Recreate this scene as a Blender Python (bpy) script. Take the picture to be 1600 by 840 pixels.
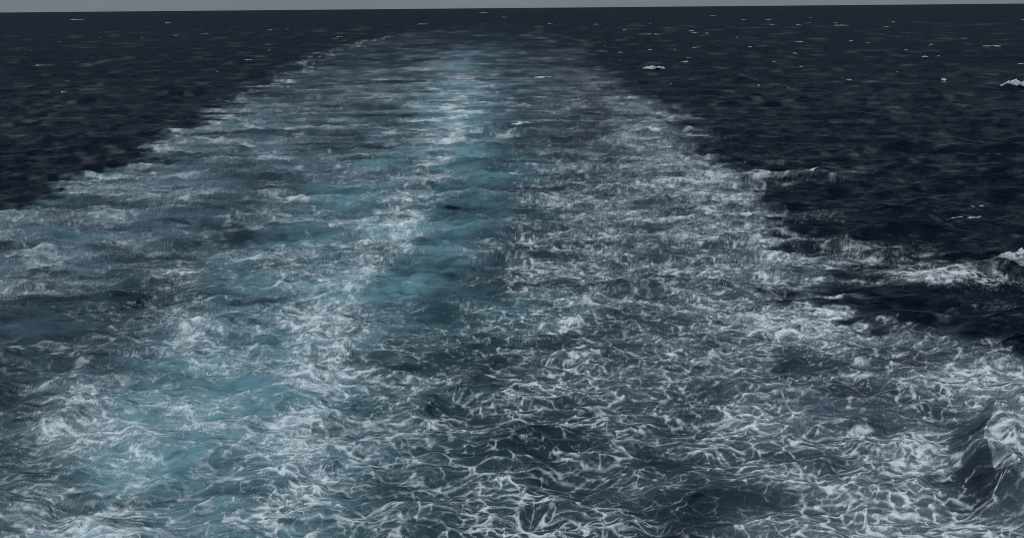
import bpy, math
import numpy as np

# ------------------------------------------------------------------ camera, sky, sun, exposure
scene = bpy.context.scene
for o in list(bpy.data.objects):
    bpy.data.objects.remove(o, do_unlink=True)
C = scene.collection
DECK = 12.0                                    # eye height above the sea on the stern deck, metres

cam_data = bpy.data.cameras.new('camera')
cam_data.sensor_width = 36.0
cam_data.lens = 31.5
cam_data.clip_start = 0.1
cam_data.clip_end = 120000.0
cam = bpy.data.objects.new('camera', cam_data)
C.objects.link(cam)
cam.location = (0.0, 0.0, DECK)
cam.rotation_mode = 'XYZ'
from mathutils import Matrix
PITCH, ROLL = math.radians(16.23), math.radians(0.5)
cam.matrix_world = (Matrix.Translation((0, 0, DECK)) @ Matrix.Rotation(math.radians(90) - PITCH, 4, 'X')
                    @ Matrix.Rotation(-ROLL, 4, 'Z'))
scene.camera = cam

SUN_ELEV, SUN_AZ = math.radians(50), math.radians(-125)      # behind the left shoulder; azimuth from +Y clockwise
world = bpy.data.worlds.new('World')
scene.world = world
world.use_nodes = True
wn, wl = world.node_tree.nodes, world.node_tree.links
wn.clear()
def wnode(t, **kw):
    n = wn.new(t)
    for k, v in kw.items():
        setattr(n, k, v)
    return n
w_out = wnode('ShaderNodeOutputWorld')
w_sky = wnode('ShaderNodeTexSky', sky_type='NISHITA', sun_disc=False, sun_elevation=SUN_ELEV, sun_rotation=SUN_AZ,
              air_density=1.0, dust_density=3.0, ozone_density=1.0)
w_bg1 = wnode('ShaderNodeBackground'); w_bg1.inputs['Strength'].default_value = 0.05
wl.new(w_sky.outputs[0], w_bg1.inputs['Color'])
# cloud deck: an overcast sky is three times as bright overhead as at the horizon
w_tc = wnode('ShaderNodeTexCoord')
w_sep = wnode('ShaderNodeSeparateXYZ'); wl.new(w_tc.outputs['Generated'], w_sep.inputs[0])
w_clamp = wnode('ShaderNodeClamp'); wl.new(w_sep.outputs['Z'], w_clamp.inputs['Value'])
w_map = wnode('ShaderNodeMapping'); w_map.inputs['Scale'].default_value = (3, 3, 40)
wl.new(w_tc.outputs['Generated'], w_map.inputs['Vector'])
w_noise = wnode('ShaderNodeTexNoise'); w_noise.inputs['Scale'].default_value = 1.6; w_noise.inputs['Detail'].default_value = 5
wl.new(w_map.outputs[0], w_noise.inputs['Vector'])
w_m1 = wnode('ShaderNodeMath', operation='MULTIPLY_ADD'); wl.new(w_clamp.outputs[0], w_m1.inputs[0])
w_m1.inputs[1].default_value = 0.30; w_m1.inputs[2].default_value = 0.232
w_m2 = wnode('ShaderNodeMath', operation='MULTIPLY_ADD'); wl.new(w_noise.outputs['Fac'], w_m2.inputs[0])
w_m2.inputs[1].default_value = 0.30; w_m2.inputs[2].default_value = 0.85
w_m3 = wnode('ShaderNodeMath', operation='MULTIPLY'); wl.new(w_m1.outputs[0], w_m3.inputs[0]); wl.new(w_m2.outputs[0], w_m3.inputs[1])
w_bg2 = wnode('ShaderNodeBackground'); w_bg2.inputs['Color'].default_value = (0.84, 0.96, 1.10, 1)
wl.new(w_m3.outputs[0], w_bg2.inputs['Strength'])
w_mix = wnode('ShaderNodeMixShader'); w_mix.inputs[0].default_value = 0.85
wl.new(w_bg1.outputs[0], w_mix.inputs[1]); wl.new(w_bg2.outputs[0], w_mix.inputs[2])
wl.new(w_mix.outputs[0], w_out.inputs['Surface'])

sun_data = bpy.data.lights.new('sun', 'SUN')
sun_data.energy = 1.3
sun_data.angle = math.radians(18)
sun_data.color = (1.0, 0.98, 0.95)
sun = bpy.data.objects.new('sun', sun_data)
C.objects.link(sun)
sun.location = (0, 0, 60)
_sd = np.array([math.sin(SUN_AZ) * math.cos(SUN_ELEV), math.cos(SUN_AZ) * math.cos(SUN_ELEV), math.sin(SUN_ELEV)])
from mathutils import Vector
sun.rotation_euler = Vector(-_sd).to_track_quat('-Z', 'Y').to_euler()

scene.view_settings.view_transform = 'Standard'
scene.view_settings.look = 'None'
scene.view_settings.exposure = 0.0
scene.view_settings.gamma = 1.0
scene.render.engine = 'CYCLES'
scene.cycles.use_denoising = False
scene.cycles.filter_width = 1.0
scene.cycles.max_bounces = 4

# ------------------------------------------------------------------ noise and wave tiles (periodic, made by FFT)
def freq(n, size):
    k = np.fft.fftfreq(n, d=size / n) * 2 * np.pi
    return np.meshgrid(k, k, indexing='ij')                # kx along axis 0, ky along axis 1

def band_noise(seed, lo, hi, n=1024, size=None, power=1.0):
    """isotropic noise with wavelengths lo..hi metres, unit variance"""
    size = size or lo * n / 8.0
    kx, ky = freq(n, size)
    k = np.hypot(kx, ky); k[0, 0] = 1e-9
    lam = 2 * np.pi / k
    amp = np.where((lam >= lo) & (lam <= hi), k ** (-power), 0.0)
    r = np.random.default_rng(seed)
    spec = amp * (r.normal(size=(n, n)) + 1j * r.normal(size=(n, n)))
    f = np.fft.ifft2(spec).real
    return (f / f.std()).astype(np.float32), size

def curl_noise(seed, lo, hi, n=512, size=None):
    size = size or hi * 12.0
    kx, ky = freq(n, size)
    k = np.hypot(kx, ky); k[0, 0] = 1e-9
    lam = 2 * np.pi / k
    amp = np.where((lam >= lo) & (lam <= hi), k ** (-2.0), 0.0)
    r = np.random.default_rng(seed)
    spec = amp * (r.normal(size=(n, n)) + 1j * r.normal(size=(n, n)))
    vx, vy = np.fft.ifft2(1j * ky * spec).real, np.fft.ifft2(-1j * kx * spec).real
    s = math.sqrt((vx ** 2 + vy ** 2).mean())
    return (vx / s).astype(np.float32), (vy / s).astype(np.float32), size

def wave_tile(seed, lo, hi, sigma, n=512, size=None, heading=math.pi / 2, spread=2.0, chop=0.8):
    """sea surface with wavelengths lo..hi: height and the sideways (choppy) shift"""
    size = size or hi * 6.3
    kx, ky = freq(n, size)
    k = np.hypot(kx, ky); k[0, 0] = 1e-9
    lam = 2 * np.pi / k
    th = np.arctan2(ky, kx)
    d = np.abs(np.cos(th - heading)) ** spread
    amp = np.where((lam >= lo) & (lam <= hi), k ** (-1.9) * d, 0.0)
    amp *= np.exp(-((lam / hi) ** 4))
    r = np.random.default_rng(seed)
    spec = amp * (r.normal(size=(n, n)) + 1j * r.normal(size=(n, n)))
    spec_full = np.fft.fft2(np.fft.ifft2(spec).real)
    h = np.fft.ifft2(spec_full).real
    s = sigma / h.std()
    sx = np.fft.ifft2(1j * kx / k * spec_full).real * s * chop
    sy = np.fft.ifft2(1j * ky / k * spec_full).real * s * chop
    return (h * s).astype(np.float32), sx.astype(np.float32), sy.astype(np.float32), size

def look(tiles, size, x, y, rot=0.0, off=(0.0, 0.0)):
    """bilinear look-up of one or more periodic tiles at metres x, y"""
    n = tiles[0].shape[0]
    c, s = math.cos(rot), math.sin(rot)
    u = ((c * x + s * y) / size + off[0]) * n
    v = ((-s * x + c * y) / size + off[1]) * n
    iu, iv = np.floor(u), np.floor(v)
    fu, fv = (u - iu).astype(np.float32), (v - iv).astype(np.float32)
    i0, j0 = iu.astype(np.int32) & (n - 1), iv.astype(np.int32) & (n - 1)      # tiles have a power of two points
    i1, j1 = (i0 + 1) & (n - 1), (j0 + 1) & (n - 1)
    w00, w10, w01, w11 = (1 - fu) * (1 - fv), fu * (1 - fv), (1 - fu) * fv, fu * fv
    return [t[i0, j0] * w00 + t[i1, j0] * w10 + t[i0, j1] * w01 + t[i1, j1] * w11 for t in tiles]

def sstep(a, b, x):
    t = np.clip((x - a) / (b - a), 0.0, 1.0)
    return t * t * (3 - 2 * t)

def gauss_cdf(z):
    return 1.0 / (1.0 + np.exp(-1.702 * z))

SWELL = wave_tile(11, 7.0, 38.0, 0.15, size=233.0, heading=math.radians(97), spread=6.0)
CHOP_A = wave_tile(12, 1.5, 7.0, 0.085, size=61.0, heading=math.radians(84), spread=4.0, chop=0.9)
CHOP_B = wave_tile(23, 1.5, 7.0, 0.085, size=73.0, heading=math.radians(104), spread=4.0, chop=0.9)
RIPPLE = wave_tile(14, 0.45, 2.4, 0.036, size=17.0, heading=math.radians(92), spread=2.5, chop=0.8)
BOIL = band_noise(15, 0.7, 4.0, size=47.0, n=512, power=1.6)

# ------------------------------------------------------------------ the wake, measured in metres astern (y) and across (x)
TABLE_Y = np.array([557.0, 380.0, 231.6, 151.6, 105.3, 80.3, 64.6, 53.9, 46.1, 40.2, 35.5, 31.1, 27.5, 24.7, 22.3, 20.3, 18.5])
TABLE_X = np.arange(-34.5, 21.1, 1.5)
FOAM_COVER = [
  "10 10 10 10 10 10 10 10 10 10 10 10 10 10 10 10 10 10 10 10 10 10 10 10 10 10 10 9 9 9 9 9 8 8 8 8 8 7",
  "18 19 19 19 20 20 20 20 19 19 19 19 18 18 18 17 17 17 17 16 16 16 15 15 15 15 15 15 15 15 15 15 15 15 15 15 15 15",
  "20 20 21 23 25 27 28 30 32 34 36 37 39 39 37 35 33 32 30 28 26 24 22 21 21 22 23 23 24 25 26 27 28 29 30 30 30 30",
  "30 30 30 30 30 30 30 30 30 31 33 36 39 42 44 47 50 50 50 50 48 42 37 31 30 30 30 30 30 30 30 32 35 38 38 32 27 21",
  "38 37 36 35 34 33 32 31 30 30 30 30 30 30 34 38 42 46 50 46 42 38 34 30 30 30 30 30 30 32 34 36 38 40 40 40 40 40",
  "40 40 40 40 40 40 40 40 39 36 34 31 31 34 37 39 42 44 47 49 46 41 36 30 30 30 30 31 36 41 46 50 50 50 41 30 30 30",
  "40 40 40 40 40 40 40 40 38 34 31 32 35 38 41 44 48 49 42 36 30 30 30 30 33 36 40 41 43 45 49 54 59 55 48 34 30 30",
  "40 40 42 45 49 50 50 50 46 43 40 40 40 41 43 45 47 49 48 41 33 32 36 40 40 40 41 45 49 53 57 59 55 52 45 38 30 30",
  "50 50 50 50 50 50 50 49 45 41 37 32 31 33 36 42 49 54 58 52 36 27 33 40 40 40 43 48 50 50 51 56 60 51 42 40 40 40",
  "40 40 40 40 40 40 40 40 40 39 34 30 30 30 35 41 50 60 50 40 32 25 33 40 40 40 45 50 50 50 55 60 54 50 50 50 50 50",
  "25 25 25 25 25 25 25 25 25 24 21 24 29 35 40 37 38 52 56 45 37 31 34 40 46 50 50 50 50 54 60 60 60 60 60 60 60 60",
  "20 20 20 20 20 20 20 20 20 20 20 25 31 37 38 35 32 38 60 53 39 33 34 40 43 46 50 50 50 50 55 60 60 52 40 40 40 40",
  "30 30 30 30 30 30 30 30 30 30 30 30 33 40 47 50 49 42 50 55 37 32 33 40 40 40 39 32 38 46 50 50 54 61 69 70 70 70",
  "40 40 40 40 40 40 40 40 40 40 40 40 40 43 51 59 51 47 50 50 43 40 40 40 40 46 48 46 50 46 48 56 70 70 70 70 70 70",
  "30 30 30 30 30 30 30 30 30 30 30 30 30 30 39 51 52 31 38 43 43 38 36 40 40 44 42 42 44 42 50 76 73 70 70 70 70 70",
  "40 40 40 40 40 40 40 40 40 40 40 40 40 40 40 54 54 42 37 42 44 38 31 40 40 44 41 40 47 56 60 60 60 60 60 60 60 60",
  "40 40 40 40 40 40 40 40 40 40 40 40 40 40 40 43 59 53 40 40 45 39 30 40 40 40 40 40 45 50 50 50 50 50 50 50 50 50",
]
AERATION = [
  "13 13 12 12 12 12 12 12 12 12 12 11 11 11 11 11 11 11 11 11 10 10 10 10 10 10 10 9 9 9 9 9 9 9 8 8 8 8",
  "18 19 19 19 20 20 20 19 19 18 18 17 16 16 15 15 14 14 13 13 12 11 11 10 10 10 10 10 10 10 10 10 10 10 10 10 10 10",
  "19 20 21 23 25 27 28 30 32 34 36 37 39 39 37 35 33 32 30 28 26 24 22 21 20 20 20 20 20 20 20 20 20 20 20 20 20 20",
  "23 24 25 26 27 27 28 29 29 31 33 36 39 42 44 47 50 47 45 42 39 36 33 31 29 27 26 25 23 22 20 20 20 20 20 20 20 20",
  "40 40 40 40 39 38 37 36 35 34 33 32 31 30 34 38 42 46 50 46 42 38 34 30 28 26 24 22 20 19 18 17 16 15 15 15 15 15",
  "40 40 40 40 41 42 43 44 43 39 35 32 31 34 37 39 43 46 50 54 50 43 37 30 28 25 22 20 20 20 20 20 20 20 20 20 20 20",
  "40 40 40 40 40 42 43 45 41 37 32 32 35 38 41 44 48 50 50 50 49 43 37 30 27 24 20 20 20 20 23 26 29 30 30 30 30 30",
  "40 40 42 45 49 50 50 50 46 43 40 40 40 42 46 50 53 57 59 55 51 45 38 30 26 22 20 20 20 23 27 30 30 30 30 30 30 30",
  "50 50 50 50 50 50 50 50 50 50 47 42 38 34 31 40 49 57 66 65 56 47 33 20 20 20 20 20 22 27 30 30 30 25 21 20 20 20",
  "40 40 40 40 40 40 40 40 40 39 34 29 24 21 31 41 50 60 60 60 50 40 30 20 20 20 20 20 20 20 25 30 24 20 20 20 20 20",
  "20 20 20 20 20 20 20 20 20 20 20 20 20 27 35 49 60 60 58 52 43 32 23 15 15 15 17 19 21 23 25 22 20 20 20 20 20 20",
  "20 20 20 20 20 20 20 20 20 20 20 20 21 27 37 50 62 68 61 50 38 25 18 15 15 15 15 15 16 19 22 25 25 21 15 15 15 15",
  "20 20 20 20 20 20 20 20 20 20 20 20 23 31 45 54 61 68 65 54 33 21 13 10 10 10 10 10 16 21 25 25 27 30 30 30 30 30",
  "20 20 20 20 20 20 20 20 20 20 20 20 20 27 42 57 60 60 58 51 36 23 14 10 10 10 12 16 24 25 28 33 40 40 40 40 40 40",
  "20 20 20 20 20 20 20 20 20 20 20 20 20 20 29 46 61 65 65 55 40 25 14 10 10 10 13 22 31 36 40 40 40 40 40 40 40 40",
  "30 30 30 30 30 30 30 30 30 30 30 30 30 30 30 44 56 65 66 56 43 22 10 10 10 10 18 27 37 40 40 40 40 40 40 40 40 40",
  "40 40 40 40 40 40 40 40 40 40 40 40 40 40 40 43 61 69 64 54 43 19 10 10 10 10 20 30 40 40 40 40 40 40 40 40 40 40",
]
def parse(t):
    a = np.array([[float(v) for v in r.split()] for r in t]) / 100.0
    return a[::-1]                                           # nearest first
TY = np.log(TABLE_Y[::-1])
COVER, AER = parse(FOAM_COVER), parse(AERATION)

def table(a, x, y):
    """smooth look-up in a table over (distance astern, metres across)"""
    ty = np.interp(np.log(np.maximum(y, 1.0)), TY, np.arange(len(TY)))
    tx = np.clip((x - TABLE_X[0]) / 1.5, 0, len(TABLE_X) - 1.001)
    ty = np.clip(ty, 0, len(TY) - 1.001)
    i, j = ty.astype(int), tx.astype(int)
    fi, fj = ty - i, tx - j
    fi, fj = fi * fi * (3 - 2 * fi), fj * fj * (3 - 2 * fj)
    return (a[i, j] * (1 - fi) * (1 - fj) + a[i + 1, j] * fi * (1 - fj) + a[i, j + 1] * (1 - fi) * fj + a[i + 1, j + 1] * fi * fj)

EDGE_Y = np.array([0.0, 20, 29, 35, 40, 48, 59, 74, 98, 138, 181, 257, 309, 400, 550, 800, 1200])
EDGE_R = np.array([30., 28, 19, 14.6, 14.0, 15.6, 17.0, 16.2, 19.4, 17.6, 17, 19, 20, 21, 20, 12, -10])
EDGE_LY = np.array([0.0, 57, 66, 93, 128, 180, 257, 379, 640, 900, 1200])
EDGE_L = np.array([-31., -32.5, -31.5, -34, -39, -44, -53, -57, -51, -45, -40])

# single waves that stand out: x, y, half length, half width, height, heading of the crest (radians)
RIDGES = [(-3.0 + 0.4 * math.sin(q * 2.3), 35.0 * 1.125 ** q, 3.0 + 0.2 * q, 0.9 + 0.12 * q, 0.32 + 0.012 * q, 0.12 * math.sin(q * 1.7)) for q in range(9)]
RIDGES = RIDGES + [
    (23.6, 39.8, 2.4, 1.1, 1.05, 0.10), (19.5, 38.6, 5.0, 1.3, 0.34, -0.10), (20.5, 65.0, 6.0, 1.8, 0.40, -0.10),
    (-8.0, 28.4, 3.0, 1.0, 0.20, 0.08),
    (-7.2, 23.3, 3.0, 1.0, 0.18, 0.10), (1.2, 95.5, 8.0, 2.6, 0.12, 0.0), (-9.5, 33.4, 3.6, 1.1, 0.22, 0.05),
    (-13.0, 38.0, 5.0, 1.2, 0.22, 0.10), (6.0, 27.4, 3.6, 1.0, 0.18, -0.06), (8.0, 21.0, 3.0, 0.9, 0.15, -0.08),
    (28.0, 179.0, 5.0, 2.5, 0.50, 0.0), (74.0, 134.0, 5.0, 2.2, 0.55, 0.0),
]
# the steep breaking wave thrown off on the right hand side of the wake
BREAK = np.array([(19.6, 28.6), (17.8, 27.2), (15.7, 25.2), (14.1, 24.1), (12.8, 22.2), (12.3, 20.4), (13.0, 18.6), (15.0, 17.0)])

def to_polyline(x, y, pts):
    """distance to the line, and which side of it (positive: to the right / seaward)"""
    best = np.full(x.shape, 1e9); side = np.zeros(x.shape)
    for a, b in zip(pts[:-1], pts[1:]):
        d = b - a
        t = np.clip(((x - a[0]) * d[0] + (y - a[1]) * d[1]) / (d @ d), 0, 1)
        ex, ey = x - a[0] - t * d[0], y - a[1] - t * d[1]
        r = np.hypot(ex, ey)
        s = d[0] * ey - d[1] * ex
        m = r < best
        best = np.where(m, r, best); side = np.where(m, np.sign(s), side)
    return best, side

STRIP_Y = np.array([10., 23, 26.6, 30.6, 38.4, 47.7, 62, 80, 113, 167, 317])
STRIP_X = np.array([-5.4, -5.9, -6.2, -6.6, -7.3, -6.6, -5.2, -5.3, -6.0, -8.5, -16.9])
STRIP2_Y = np.array([10., 19, 21, 24, 27.7, 34.2, 42])
STRIP2_X = np.array([-11., -10.8, -10.5, -10.4, -10.3, -12.8, -17])
EDGE_N1 = band_noise(31, 3.0, 24.0, n=512, size=160.0, power=1.3)
EDGE_N2 = band_noise(32, 0.6, 4.0, n=512, size=37.0, power=1.2)
CURLS = [(curl_noise(41, 3.0, 9.0), 0.15, 2, 4.0), (curl_noise(42, 1.0, 3.0), 0.085, 2, 1.6), (curl_noise(43, 0.35, 1.0), 0.040, 2, 0.6)]
CLUMP = band_noise(51, 1.5, 9.0, size=101.0, power=1.5)
PATCH = band_noise(56, 4.0, 14.0, n=512, size=170.0, power=1.2)
LINES = [(band_noise(52, 2.0, 3.2, size=83.0), 2.4), (band_noise(53, 0.60, 1.1, size=43.0), 0.8),
         (band_noise(54, 0.30, 0.55, size=23.0), 0.4), (band_noise(55, 0.15, 0.28, size=12.0), 0.2)]
def cell_tile(seed, cell, m, n=1024):
    """net of foam: distance to the nearest border between m x m scattered cells, in units of a cell"""
    r = np.random.default_rng(seed)
    jx, jy = r.uniform(0, 1, (m, m)), r.uniform(0, 1, (m, m))
    g = np.arange(n) / n * m
    X, Y = np.meshgrid(g, g, indexing='ij')
    ci, cj = X.astype(int), Y.astype(int)
    f1, f2 = np.full((n, n), 9.0), np.full((n, n), 9.0)
    for a in (-1, 0, 1):
        for b in (-1, 0, 1):
            i, j = ci + a, cj + b
            d = np.hypot(i + jx[i % m, j % m] - X, j + jy[i % m, j % m] - Y)
            f2 = np.minimum(f2, np.maximum(f1, d)); f1 = np.minimum(f1, d)
    return (f2 - f1).astype(np.float32), cell * m
NETS = [(cell_tile(71, 0.80, 52), 0.80), (cell_tile(72, 0.36, 64), 0.36)]
# tile, cell size, thread width, strength, how much foam it takes for this net to show
NETS_AND_LINES = [(NETS[0][0], 0.70, 0.080, 0.85, 0.15), (NETS[1][0], 0.36, 0.10, 0.95, 0.27),
                  (LINES[1][0], 0.8, 0.11, 0.66, 0.23), (LINES[2][0], 0.4, 0.14, 0.72, 0.31), (LINES[3][0], 0.2, 0.18, 0.68, 0.42),
                  (LINES[0][0], 2.4, 0.22, 0.64, 0.27), ((LINES[0][0][0], LINES[0][0][1] * 2.1), 5.0, 0.24, 0.62, 0.30)]
GRIT = band_noise(57, 0.12, 0.9, size=14.0, power=0.9)

# how far the foam is drawn out across the wake: long combed streaks on the left, rounder netting on the right
_SX = np.linspace(-700, 700, 5601)
_SV = np.cumsum(np.interp(_SX, [-700, -60, -24, -14, -6, 3, 16, 30, 700], [0.17, 0.17, 0.17, 0.20, 0.27, 0.33, 0.30, 0.24, 0.22])) * 0.25
_SV = _SV - np.interp(3.0, _SX, _SV)

def fields(x, y):
    """foam thickness 0..1, bubbles in the water 0..1, teal 0..1 and the wake mask at points of the calm sea"""
    x, y = x.astype(np.float32), y.astype(np.float32)
    d = np.hypot(x, y)
    step = np.maximum(d * d / 10750.0, 0.02)                     # how finely the sheet is divided here
    e1, = look([EDGE_N1[0]], EDGE_N1[1], x * 0.45, y)
    e2, = look([EDGE_N2[0]], EDGE_N2[1], x * 0.6, y)
    jag = e1 * np.clip(0.5 + d / 130.0, 0.6, 2.2) + e2 * 0.9
    xl = np.interp(y, EDGE_LY, EDGE_L) + jag
    xr = np.interp(y, EDGE_Y, EDGE_R) + jag * 1.0
    soft = np.clip(d / 60.0, 0.5, 4.0) + 12 * sstep(250, 700, d)
    inside = sstep(-soft, soft, x - xl) * sstep(-soft * 1.5, soft * np.interp(d, [50, 75], [3.2, 1.0]), xr - x) * (y > 0) * (1 - sstep(240, 800, d))
    cover = table(COVER, x, y)
    aer = table(AER, x, y)
    # warp the sampling points by several turns of eddies: the foam is combed into whirls and threads
    px, py = x.copy(), y.copy()
    for (vx, vy, size), amp, turns, lam in CURLS:
        k = amp * np.clip(lam / (2.2 * step), 0, 1)
        for q in range(turns):
            a, b = look([vx, vy], size, px, py, rot=0.4 * q)
            px, py = px - 1.1 * k * a, py - 0.62 * k * b
    qx = (np.interp(px, _SX, _SV) / (1 + 0.6 * np.minimum(step, 3.0))).astype(np.float32)
    cl, = look([CLUMP[0]], CLUMP[1], qx * 2.2, py, rot=0.1)
    cl2, = look([CLUMP[0]], CLUMP[1] * 0.37, qx * 1.8, py, rot=0.25, off=(0.4, 0.7))
    # upwellings: smooth milky teal domes with little foam on them
    pt, = look([PATCH[0]], PATCH[1], px * 0.8, py, rot=-0.3)
    boil = sstep(0.25, 1.3, pt)
    # the thin white seam along the left hand edge of the wake
    edge = np.clip(d / 60.0, 0.5, 5.0)
    seam = np.exp(-((x - xl - 0.2 * edge) / (0.5 * edge)) ** 2) * sstep(50, 80, d) * (1 - sstep(330, 600, d)) * (x < xr) * (0.6 + 0.6 * np.clip(e2, -1, 1))
    cover = cover * (1 - 0.40 * boil * sstep(10, 50, aer * 100))
    trough = np.exp(-((x + 2.9 + 1.1 * e1 + 0.5 * e2) / 2.5) ** 2) * sstep(30, 36, d) * (1 - sstep(90, 130, d))
    cover = cover * (1 - 0.50 * trough)
    # the two dense white bands churned up by the propellers
    for (sy_, sx_, sw, amt) in ((STRIP_Y, STRIP_X, 1.05, 0.30), (STRIP2_Y, STRIP2_X, 1.4, 0.22)):
        c0 = np.interp(y, sy_, sx_) + 0.40 * e2 + 0.35 * e1
        cover = cover + amt * (1 - 0.45 * sstep(60, 120, d)) * np.exp(-((x - c0) / (sw * np.clip(d / 45, 0.8, 3.0))) ** 2) * (sy_[-1] > y)
    bd, side = to_polyline(x, y, BREAK)
    near_break = np.exp(-(bd / np.where(side > 0, 1.7, 0.4)) ** 2) * (1 - sstep(25.5, 30, y))
    cover = np.where(near_break > 0.02, np.minimum(cover, 0.58), cover) + 0.30 * near_break
    cover = cover * (1 - 0.55 * np.exp(-(bd / 1.1) ** 2) * (side < 0) * (1 - sstep(24, 28, y)))
    cover = cover * (1 + 0.18 * (1 - sstep(-9, -5, x)) * (1 - sstep(26, 38, d)))  * (1 - 0.25 * sstep(90, 300, d)) * inside + seam * 0.50
    # torn streaks of old foam on the open sea beside the wake, right hand side
    side_streak = np.exp(-((x - xr - 2.5) / 4.5) ** 2) * sstep(28, 36, y) * (1 - sstep(75, 110, y)) * 0.15
    side_streak += 0.07 * sstep(14, 18, x) * (1 - sstep(40, 60, y)) * sstep(20, 30, y)
    cover = np.maximum(cover, side_streak * (1 + 0.8 * np.clip(e1, -1.2, 1.2)) * (x > xr - 3))
    for (rx, ry, rl, rw, rh, ra) in RIDGES[10:12]:
        cover = cover + 0.34 * np.exp(-((x - rx) / rl) ** 2 - ((y - ry + 0.1) / 0.6) ** 2)
    cover = cover * (1 - 0.16 * (1 - sstep(-20, -12, x)) * sstep(40, 55, d))
    cover = np.clip(cover, 0, 0.95)
    # lace: thin threads between the bubbles' cells, several sizes of net on top of each other
    open_, press = np.ones_like(x), np.zeros_like(x)
    gr, = look([GRIT[0]], GRIT[1], qx * 1.6, py)
    torn = 1 - 0.55 * (1 - sstep(-0.7, 0.5, gr)) * np.clip(0.5 / (1.5 * step), 0, 1)
    web = 0.45 + 0.55 * sstep(-6.0, 2.0, x)
    local = cover * (1 + 0.20 * np.clip(cl, -1.5, 1.5)) + 0.045 * cl2 * sstep(0.02, 0.2, cover)
    round_ = np.interp(d, [20, 48], [1.4, 1.0]).astype(np.float32)               # rounder meshes close to the ship
    calm = 1 - 0.15 * sstep(1, 5, x) * (1 - sstep(34, 50, d))
    for q, ((t, size), lam, wd, amt, need) in enumerate(NETS_AND_LINES):
        net = q < 2
        n, = look([t], size / (1.3 if q < 5 else 1.0), qx * (round_ if net else 1.0 if q < 5 else 2.4), py, off=(0.37 * q, 0.11 * q))
        m, = look([CLUMP[0]], CLUMP[1] * (0.9, 0.4, 0.8, 0.45, 0.25, 1.1, 2.0)[q], qx * 1.7, py, off=(0.21 * q, 0.57 * q))
        thin = wd * (0.50 + 1.0 * np.clip(local, 0, 0.8)) * (1 - 0.22 * sstep(1, 5, x) * (1 - sstep(40, 60, d)))
        line = sstep(0.0, 0.55, 1 - np.abs(n) / (1.25 * thin))
        on = sstep(need - 0.22, need + 0.26, local + 0.13 * m)
        a = amt * (web if net else calm) * on * np.clip(lam / (1.9 * step), 0, 1) ** 1.5
        if q >= 5:
            a = a * np.clip(step / (0.13 * lam), 0, 1) ** 1.5
        line = line * torn
        open_ *= 1 - a * line
        press += a * line
    lace = 1 - open_
    # froth: where the threads run together
    froth = sstep(0.50, 1.05, local + 0.22 * (press - 0.5) + 0.05 * gr * np.clip(0.4 / (2.2 * step), 0, 1))
    milky = (1 - sstep(-21, -13, x)) * sstep(36, 50, d) * 0.7
    film = sstep(0.05, 0.75, local)
    pale = (1 - sstep(-8.5, -6, x)) * (1 - sstep(27, 36, d))
    foam = (0.74 - 0.14 * sstep(0, 4, x)) * lace + 0.45 * froth * (0.3 + 0.7 * lace) + (0.13 + 0.16 * milky + 0.05 * sstep(1, 6, x) + 0.08 * pale) * film
    foam = np.clip(foam * (1 - 0.25 * milky * lace), 0, 1) * sstep(0.0, 0.08, cover)
    foam = np.maximum(foam, 0.62 * np.clip(seam, 0, 1) * sstep(-0.5, 0.9, cl2 + 0.5 * cl))
    # ripple glints painted into the open sea's foam colour; foam streaks in the wake
    foam_glint, grain = np.zeros_like(x), np.zeros_like(x)
    for q, k in enumerate((0.3, 0.7, 1.6, 3.7, 8.5, 19.0, 43.0, 96.0)):
        lam = 0.8 * k
        vis = np.exp(-(np.log(lam / (2.0 * step)) / 0.7) ** 2)
        wide = 0.0060 * math.sqrt(lam * 5375.0)                   # seen at a grazing angle, streaks lie across the view
        n, = look([LINES[1][0][0]], LINES[1][0][1] * k, x * wide, y, rot=0.04 * (q - 3), off=(0.3 * q, 0.2))
        m, = look([CLUMP[0]], CLUMP[1] * k * 0.6, x * wide, y, off=(0.6, 0.3 * q))
        grain += vis * np.clip(m, -1.5, 1.5)
        foam_glint += vis * sstep(0.0, 2.0, n + 0.35 * m)
    foam = np.maximum(foam, 0.145 * np.clip(foam_glint, 0, 1.4) * (1 - inside)) + 0.20 * foam_glint * inside * sstep(50, 140, d)
    aer = np.maximum(aer, 0.10) * (0.72 + 0.62 * boil + 0.22 * cl + 0.16 * cl2) + 0.36 * cover * (0.5 + 0.5 * web)  # patchy bubbles; clump noise also paints shade of wave faces into the colour
    aer = aer * (1 + 0.22 * pale) + 0.16 * trough + 0.14 * np.exp(-((x - np.interp(y, STRIP_Y, STRIP_X)) / (1.5 + d / 60)) ** 2) * sstep(60, 100, d)
    aer = np.clip(1.10 * aer * (1 + np.interp(d, [60, 160], [0.18, 0.42]) * np.clip(grain, -1.6, 1.6)) * (1 - 0.50 * sstep(110, 420, d)), 0, 1) * inside
    teal = (1 - sstep(-5.0, 9.0, x + 1.5 * e1)) * (0.5 + 0.5 * sstep(-17.0, -11.0, x)) * (1 - 0.30 * sstep(80, 240, d))
    return foam, aer, teal, inside, near_break, bd, side

LUMP = band_noise(61, 0.35, 2.2, size=29.0, power=1.6)

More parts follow.
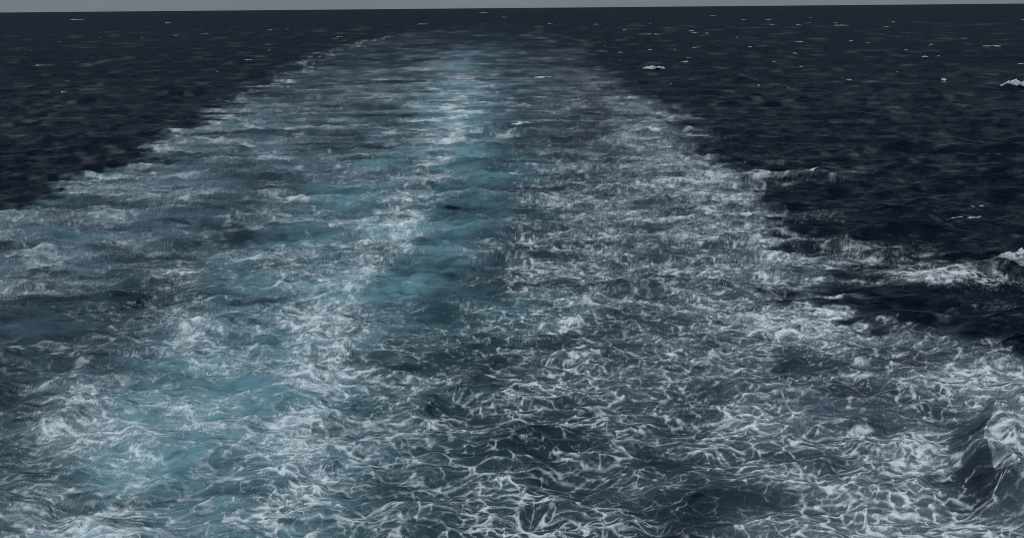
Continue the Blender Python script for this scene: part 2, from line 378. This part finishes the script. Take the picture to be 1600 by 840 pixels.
def surface(x, y, f=None):
    """where the water at calm-sea point x, y has been carried to by the waves"""
    foam, aer, teal, inside, near_break, bd, side = f if f is not None else fields(x, y)
    d = np.hypot(x, y)
    step = np.maximum(d * d / 10750.0, 0.02)
    def fade(lam):
        return np.clip(lam / (2.2 * step), 0.0, 1.0)
    dx, dy, dz = np.zeros_like(x), np.zeros_like(x), np.zeros_like(x)
    for tile, rot, off, wgt in ((SWELL, 0.0, (0.1, 0.2), fade(22) * (1 - 0.35 * inside)),
                                (CHOP_A, 0.06, (0.3, 0.1), fade(7) * (1.25 - 0.47 * inside)),
                                (CHOP_B, -0.05, (0.0, 0.6), fade(7) * (1.25 - 0.47 * inside)),
                                (RIPPLE, 0.1, (0.2, 0.2), fade(1.6) * (1.0 + 0.4 * inside))):
        h, sx, sy = look(list(tile[:3]), tile[3], x, y, rot, off)
        dz += h * wgt; dx += sx * wgt * 0.9; dy += sy * wgt * 0.9
    b, = look([BOIL[0]], BOIL[1], x, y, 0.5)
    dz += 0.055 * b * inside * fade(2.0)
    for (rx, ry, rl, rw, rh, ra) in RIDGES:
        c, s = math.cos(ra), math.sin(ra)
        u, v = c * (x - rx) + s * (y - ry), -s * (x - rx) + c * (y - ry)
        v = v + 0.10 * u * u / rl
        front = np.where(v < 0, rw * 0.62, rw * 1.4)               # steeper towards the ship
        k = rh * np.exp(-(u / rl) ** 2 - (v / front) ** 2)
        dz += k - 0.30 * rh * np.exp(-(u / (rl * 1.2)) ** 2 - ((v + 1.9 * rw) / rw) ** 2)
    lump, = look([LUMP[0]], LUMP[1], x, y, 0.9)
    steep = np.where(side > 0, 2.0, 0.55)
    br = np.exp(-(bd / steep) ** 2) * (1 - sstep(24.5, 29, y)) * (y > 8)
    dz += br * (0.80 + 0.06 * lump)
    dz += 0.05 * foam * lump * fade(0.8) * (0.5 + near_break * 0.8)
    return x + dx, y + dy, dz

# ------------------------------------------------------------------ the sheet of water, finest where it lies in front of the stern
fine = np.arange(-37.0, 37.001, 0.0555)
side_cols = 37.0 + (180.0 - 37.0) * (np.arange(1, 36) / 35.0) ** 1.5
az = np.radians(np.concatenate([-side_cols[::-1], fine, side_cols]))
v_far = np.array([0.22, 0.4, 0.65, 1.0, 1.4, 1.9, 2.4])
v_mid = np.arange(3.0, 650.0, 0.98)
v_near = 650.0 * 1.22 ** np.arange(1, 16)
v = np.concatenate([v_far, v_mid, v_near])
dist = DECK * 896.0 / v
NR, NC = len(dist), len(az)
gx = (dist[:, None] * np.sin(az)[None, :]).ravel()
gy = (dist[:, None] * np.cos(az)[None, :]).ravel()
F = [np.zeros(NR * NC) for q in range(7)]
vstep = np.gradient(v)
for oi, oj in ((-0.33, 0.0), (0.0, -0.33), (0.33, 0.33)):       # mean over the cell round each point
    dd = (DECK * 896.0 / (v + vstep * oi))[:, None]
    aa = (az + np.gradient(az) * oj)[None, :]
    for q, val in enumerate(fields((dd * np.sin(aa)).ravel(), (dd * np.cos(aa)).ravel())):
        F[q] += val / 3.0
foam, aer, teal, inside, near_break, bd, side = F
sx, sy, sz = surface(gx, gy, F)
idx = np.arange(NR * NC).reshape(NR, NC)
quads = np.stack([idx[1:, :-1], idx[1:, 1:], idx[:-1, 1:], idx[:-1, :-1]], -1).reshape(-1, 4)

def grid_mesh(name, co, faces, attrs, mat):
    me = bpy.data.meshes.new(name)
    n, m = len(co), len(faces)
    me.vertices.add(n)
    me.vertices.foreach_set('co', np.ascontiguousarray(co, dtype=np.float32).ravel())
    me.loops.add(m * 4)
    me.loops.foreach_set('vertex_index', np.ascontiguousarray(faces, dtype=np.int32).ravel())
    me.polygons.add(m)
    me.polygons.foreach_set('loop_start', np.arange(0, m * 4, 4, dtype=np.int32))
    me.polygons.foreach_set('use_smooth', np.ones(m, dtype=bool))
    me.update(calc_edges=True)
    for k, val in attrs.items():
        a = me.attributes.new(k, 'FLOAT', 'POINT')
        a.data.foreach_set('value', np.ascontiguousarray(val, dtype=np.float32))
    me.materials.append(mat)
    ob = bpy.data.objects.new(name, me)
    C.objects.link(ob)
    return ob

# ------------------------------------------------------------------ materials
def sea_material(name):
    m = bpy.data.materials.new(name)
    m.use_nodes = True
    nt = m.node_tree
    N, L = nt.nodes, nt.links
    N.clear()
    def nd(t, **kw):
        n = N.new(t)
        for k, val in kw.items():
            setattr(n, k, val)
        return n
    def mixc(fac, a, b):
        n = nd('ShaderNodeMix', data_type='RGBA')
        L.new(fac, n.inputs[0])
        for sock, val in ((n.inputs[6], a), (n.inputs[7], b)):
            if isinstance(val, tuple):
                sock.default_value = (*val, 1)
            else:
                L.new(val, sock)
        return n.outputs[2]
    def math_(op, a, b=None, c=None, clamp=False):
        n = nd('ShaderNodeMath', operation=op, use_clamp=clamp)
        for k, val in enumerate((a, b, c)):
            if val is None:
                continue
            if isinstance(val, (int, float)):
                n.inputs[k].default_value = val
            else:
                L.new(val, n.inputs[k])
        return n.outputs[0]
    out = nd('ShaderNodeOutputMaterial')
    bs = nd('ShaderNodeBsdfPrincipled')
    L.new(bs.outputs[0], out.inputs['Surface'])
    at = {k: nd('ShaderNodeAttribute', attribute_name=k).outputs['Fac'] for k in ('foam', 'bubbles', 'teal')}
    tc = nd('ShaderNodeTexCoord').outputs['Object']
    def noise(scale, detail, sxyz=(1, 1, 1), rough=0.55, dist=0.0):
        mp = nd('ShaderNodeMapping'); mp.inputs['Scale'].default_value = sxyz
        L.new(tc, mp.inputs['Vector'])
        n = nd('ShaderNodeTexNoise')
        n.inputs['Scale'].default_value = scale; n.inputs['Detail'].default_value = detail
        n.inputs['Roughness'].default_value = rough; n.inputs['Distortion'].default_value = dist
        L.new(mp.outputs[0], n.inputs['Vector'])
        return n.outputs['Fac']
    # bubbly fine structure of the foam
    fine_n = noise(3.6, 4, (0.55, 1.0, 1.0), 0.6, 0.6)
    ridge = math_('ABSOLUTE', math_('MULTIPLY_ADD', fine_n, 2.0, -1.0))            # 0 on the threads
    frth = math_('MULTIPLY_ADD', ridge, -2.0, 0.32)
    ff = math_('MULTIPLY_ADD', math_('MULTIPLY', at['foam'], 1.0), frth, at['foam'])
    rng = nd('ShaderNodeMapRange', interpolation_type='SMOOTHSTEP')
    L.new(ff, rng.inputs['Value'])
    rng.inputs['From Min'].default_value = 0.02; rng.inputs['From Max'].default_value = 1.0
    fac = rng.outputs['Result']
    body = mixc(at['bubbles'], (0.0030, 0.0085, 0.0190), mixc(at['teal'], (0.100, 0.148, 0.198), (0.130, 0.268, 0.315)))
    col = mixc(fac, body, (0.70, 0.79, 0.83))
    L.new(col, bs.inputs['Base Color'])
    # with distance the single ripples merge into a rougher sheen
    ln = nd('ShaderNodeVectorMath', operation='LENGTH'); L.new(tc, ln.inputs[0])
    rr = nd('ShaderNodeMapRange'); L.new(ln.outputs['Value'], rr.inputs['Value'])
    rr.inputs['From Min'].default_value = 15; rr.inputs['From Max'].default_value = 220
    rr.inputs['To Min'].default_value = 0.22; rr.inputs['To Max'].default_value = 0.58
    L.new(math_('MAXIMUM', math_('MULTIPLY', fac, 0.8), rr.outputs['Result']), bs.inputs['Roughness'])
    bs.inputs['IOR'].default_value = 1.333
    L.new(math_('MULTIPLY_ADD', fac, 0.14, 0.045), bs.inputs['Specular IOR Level'])
    # wind ripples too small for the sheet
    r1 = noise(1.1, 6, (0.55, 1.0, 1.0), 0.6, 0.4)
    r2 = noise(0.22, 5, (0.35, 1.0, 1.0), 0.6, 0.2)
    b1 = nd('ShaderNodeBump'); b1.inputs['Strength'].default_value = 0.55; b1.inputs['Distance'].default_value = 0.35
    L.new(r1, b1.inputs['Height'])
    b2 = nd('ShaderNodeBump'); b2.inputs['Strength'].default_value = 0.8; b2.inputs['Distance'].default_value = 3.5
    L.new(r2, b2.inputs['Height']); L.new(b1.outputs[0], b2.inputs['Normal'])
    b3 = nd('ShaderNodeBump'); b3.inputs['Strength'].default_value = 0.22; b3.inputs['Distance'].default_value = 0.06
    L.new(ff, b3.inputs['Height']); L.new(b2.outputs[0], b3.inputs['Normal'])
    L.new(b3.outputs[0], bs.inputs['Normal'])
    return m

MAT_SEA = sea_material('sea_water')
MAT_FOAM = sea_material('sea_foam')

sea = grid_mesh('sea', np.stack([sx, sy, sz], -1), quads, {'foam': foam, 'bubbles': aer, 'teal': teal}, MAT_SEA)
sea['kind'] = 'structure'
sea['label'] = 'dark navy choppy sea with a turquoise wake reaching to the horizon'

# ------------------------------------------------------------------ thick foam: a crust of its own standing a little proud of the water
LEVEL = 0.30
def foam_sheet(name, pick, lift=0.05):
    f = foam[quads]
    keep = (f.max(1) > LEVEL) & pick
    q = quads[keep]
    used, inv = np.unique(q.ravel(), return_inverse=True)
    far = np.hypot(gx[used], gy[used])
    up = np.clip((foam[used] - LEVEL) * lift, -0.008, 1) * np.clip(40.0 / far, 0, 1) + far * 0.00002
    co = np.stack([sx[used], sy[used], sz[used] + up], -1)
    return grid_mesh(name, co, inv.reshape(-1, 4), {'foam': foam[used], 'bubbles': aer[used], 'teal': teal[used]}, MAT_FOAM)

qc = quads[:, 0]
az_q = np.degrees(np.arctan2(gx[qc], gy[qc]))
shown = (np.abs(az_q) < 40) & (gy[qc] < 420)
breaking = (near_break[qc] > 0.12) & (gx[qc] > 9)
wf = foam_sheet('wake_foam', shown & ~breaking)
wf['kind'] = 'stuff'
wf['label'] = 'lacy white foam threads and patches spread over the ship wake'
bw = foam_sheet('breaking_wave', shown & breaking, 0.06)
bw['label'] = 'steep breaking wave of thick white foam at the lower right of the wake'
bw['category'] = 'wave'

# ------------------------------------------------------------------ whitecaps: each one a crest of tumbling foam
rng = np.random.default_rng(7)
def whitecap(x, y, length, width, height, label, group=None, angle=0.0, sag=0.0, nu=34, nv=12, solid=0.6):
    u, v_ = np.meshgrid(np.linspace(-1, 1, nu), np.linspace(-1, 1, nv), indexing='ij')
    u, v_ = u.ravel(), v_.ravel()
    n = rng.normal(size=6); ph = rng.uniform(0, 6.28, 6)
    mid = sum(0.16 * n[k] / (k + 1) * np.sin((k + 1.2) * 2.1 * u + ph[k]) for k in range(4)) + sag * (u * u - 0.3)
    ragged = 0.80 + 0.30 * np.sin(7.3 * u + ph[4]) * np.sin(3.1 * u + ph[5]) + 0.10 * rng.normal(size=u.shape)
    prof = np.clip(1 - u * u, 0, 1) ** 0.6 * np.clip(1 - (v_ * 1.1) ** 2, 0, 1) * ragged
    c, s = math.cos(angle), math.sin(angle)
    a, b = u * length * 0.5, (v_ * 0.5 + mid) * width
    bx, by = x + c * a - s * b, y + s * a + c * b
    f = fields(bx, by)
    lace = np.exp(-(look([LINES[2][0][0]], LINES[2][0][1] * max(1.0, math.hypot(x, y) / 60), bx * 0.5, by)[0] / 0.55) ** 2)
    lace = lace * (0.6 + 0.4 * np.exp(-(look([LINES[3][0][0]], LINES[3][0][1] * max(1.0, math.hypot(x, y) / 60), bx * 0.5, by)[0] / 0.6) ** 2))
    prof = prof * (solid + (1 - solid) * 1.3 * lace)
    fo = np.clip(0.36 + 0.55 * prof, 0, 0.9 if math.hypot(x, y) < 190 else 0.52)
    X, Y, Z = surface(bx, by, f)
    Y = Y - prof * height * 0.15                                     # the lip leans over towards the ship
    d = math.hypot(x, y)
    Z = Z + height * prof - 0.16 * height + 0.00004 * d
    g = np.arange(nu * nv).reshape(nu, nv)
    q = np.stack([g[:-1, :-1], g[1:, :-1], g[1:, 1:], g[:-1, 1:]], -1).reshape(-1, 4)
    ob = grid_mesh('whitecap', np.stack([X, Y, Z], -1), q, {'foam': fo, 'bubbles': fo * 0.2, 'teal': fo * 0}, MAT_FOAM)
    ob['label'] = label; ob['category'] = 'whitecap'
    if group:
        ob['group'] = group
    return ob

BIG = 'larger whitecaps near the ship'
whitecap(23.2, 39.6, 2.3, 0.60, 0.50, 'bright curled white crest on a dark wave at the right edge of the picture', BIG, 0.12, 1.1, 70, 24, 0.8)
whitecap(19.2, 38.9, 4.8, 1.7, 0.07, 'wide torn patch of white foam on the dark wave right of the wake', BIG, -0.06, 0, 170, 60, 0.12)
whitecap(20.4, 65.5, 5.4, 1.3, 0.09, 'long thin foam crest just off the upper right edge of the wake', BIG, -0.12, 0, 150, 40, 0.15)
whitecap(28.0, 179.5, 4.6, 2.2, 0.55, 'bright white dash of foam right of the narrow far wake', BIG)
whitecap(74.0, 134.0, 4.6, 1.8, 0.55, 'bright whitecap at the right edge on the far dark sea', BIG)
whitecap(29.3, 54.6, 1.1, 0.5, 0.20, 'small bright foam dash above the curled crest at right', BIG)
whitecap(25.6, 50.6, 0.9, 0.4, 0.18, 'left one of two small white foam curls on dark water at right', BIG, -0.3)
whitecap(26.6, 50.2, 0.9, 0.4, 0.18, 'right one of two small white foam curls on dark water at right', BIG, 0.2)
whitecap(1.2, 95.8, 2.6, 1.1, 0.28, 'small white crest on a wave in the middle of the wake', BIG)
whitecap(0.3, 65.6, 1.6, 0.5, 0.16, 'tiny white crest on the teal wave below the middle of the wake', BIG, -0.2)

FAR = [(140, 268, 5.5), (202, 566, 9.5), (61, 417, 7), (66, 412, 4), (-673, 1447, 26), (-71, 2552, 30), (6, 165, 3.2), (-70, 747, 9)]
k = 0
while len(FAR) < 95:
    r = 10.7e3 / rng.uniform(6, 75)
    a = math.radians(rng.uniform(-31, 31))
    x, y = r * math.sin(a), r * math.cos(a)
    l, rr = np.interp(y, EDGE_LY, EDGE_L), np.interp(y, EDGE_Y, EDGE_R)
    if l - 12 < x < rr + 8 and y < 900:
        continue
    if x < l and rng.uniform() < 0.62:
        continue
    FAR.append((x, y, r / 900 * rng.uniform(2.0, 8.0)))
NAMED = ['pale whitecap at far right, above the bright whitecap on the right edge',
         'long thin white dash close under the horizon in the right third of the sea',
         'longer left one of two flecks right of the far end of the wake',
         'shorter right one of two flecks right of the far end of the wake',
         'broad pale fleck close under the horizon at the far left',
         'pale fleck right under the horizon above the far end of the wake',
         'short white fleck inside the far wake right of its bright centre streak',
         'pale fleck at the upper left tip of the wake']
for k, (x, y, ln) in enumerate(FAR):
    l, rr = np.interp(y, EDGE_LY, EDGE_L), np.interp(y, EDGE_Y, EDGE_R)
    r = math.hypot(x, y)
    where = 'left' if x < l else 'right'
    band = 'close under the horizon' if r > 650 else 'well below the horizon'
    lab = NAMED[k] if k < len(NAMED) else 'small white foam fleck on dark sea %s of the wake, %s' % (where, band)
    grp = 'far whitecaps %s of the wake, %s' % (where, band)
    whitecap(x, y, ln, min(0.5 * ln, r * r / 10750 * 1.4), 0.12 + r / 900 * 0.60 * rng.uniform(0.4, 1.2), lab, grp, rng.uniform(-0.1, 0.1), 0, 14, 6)
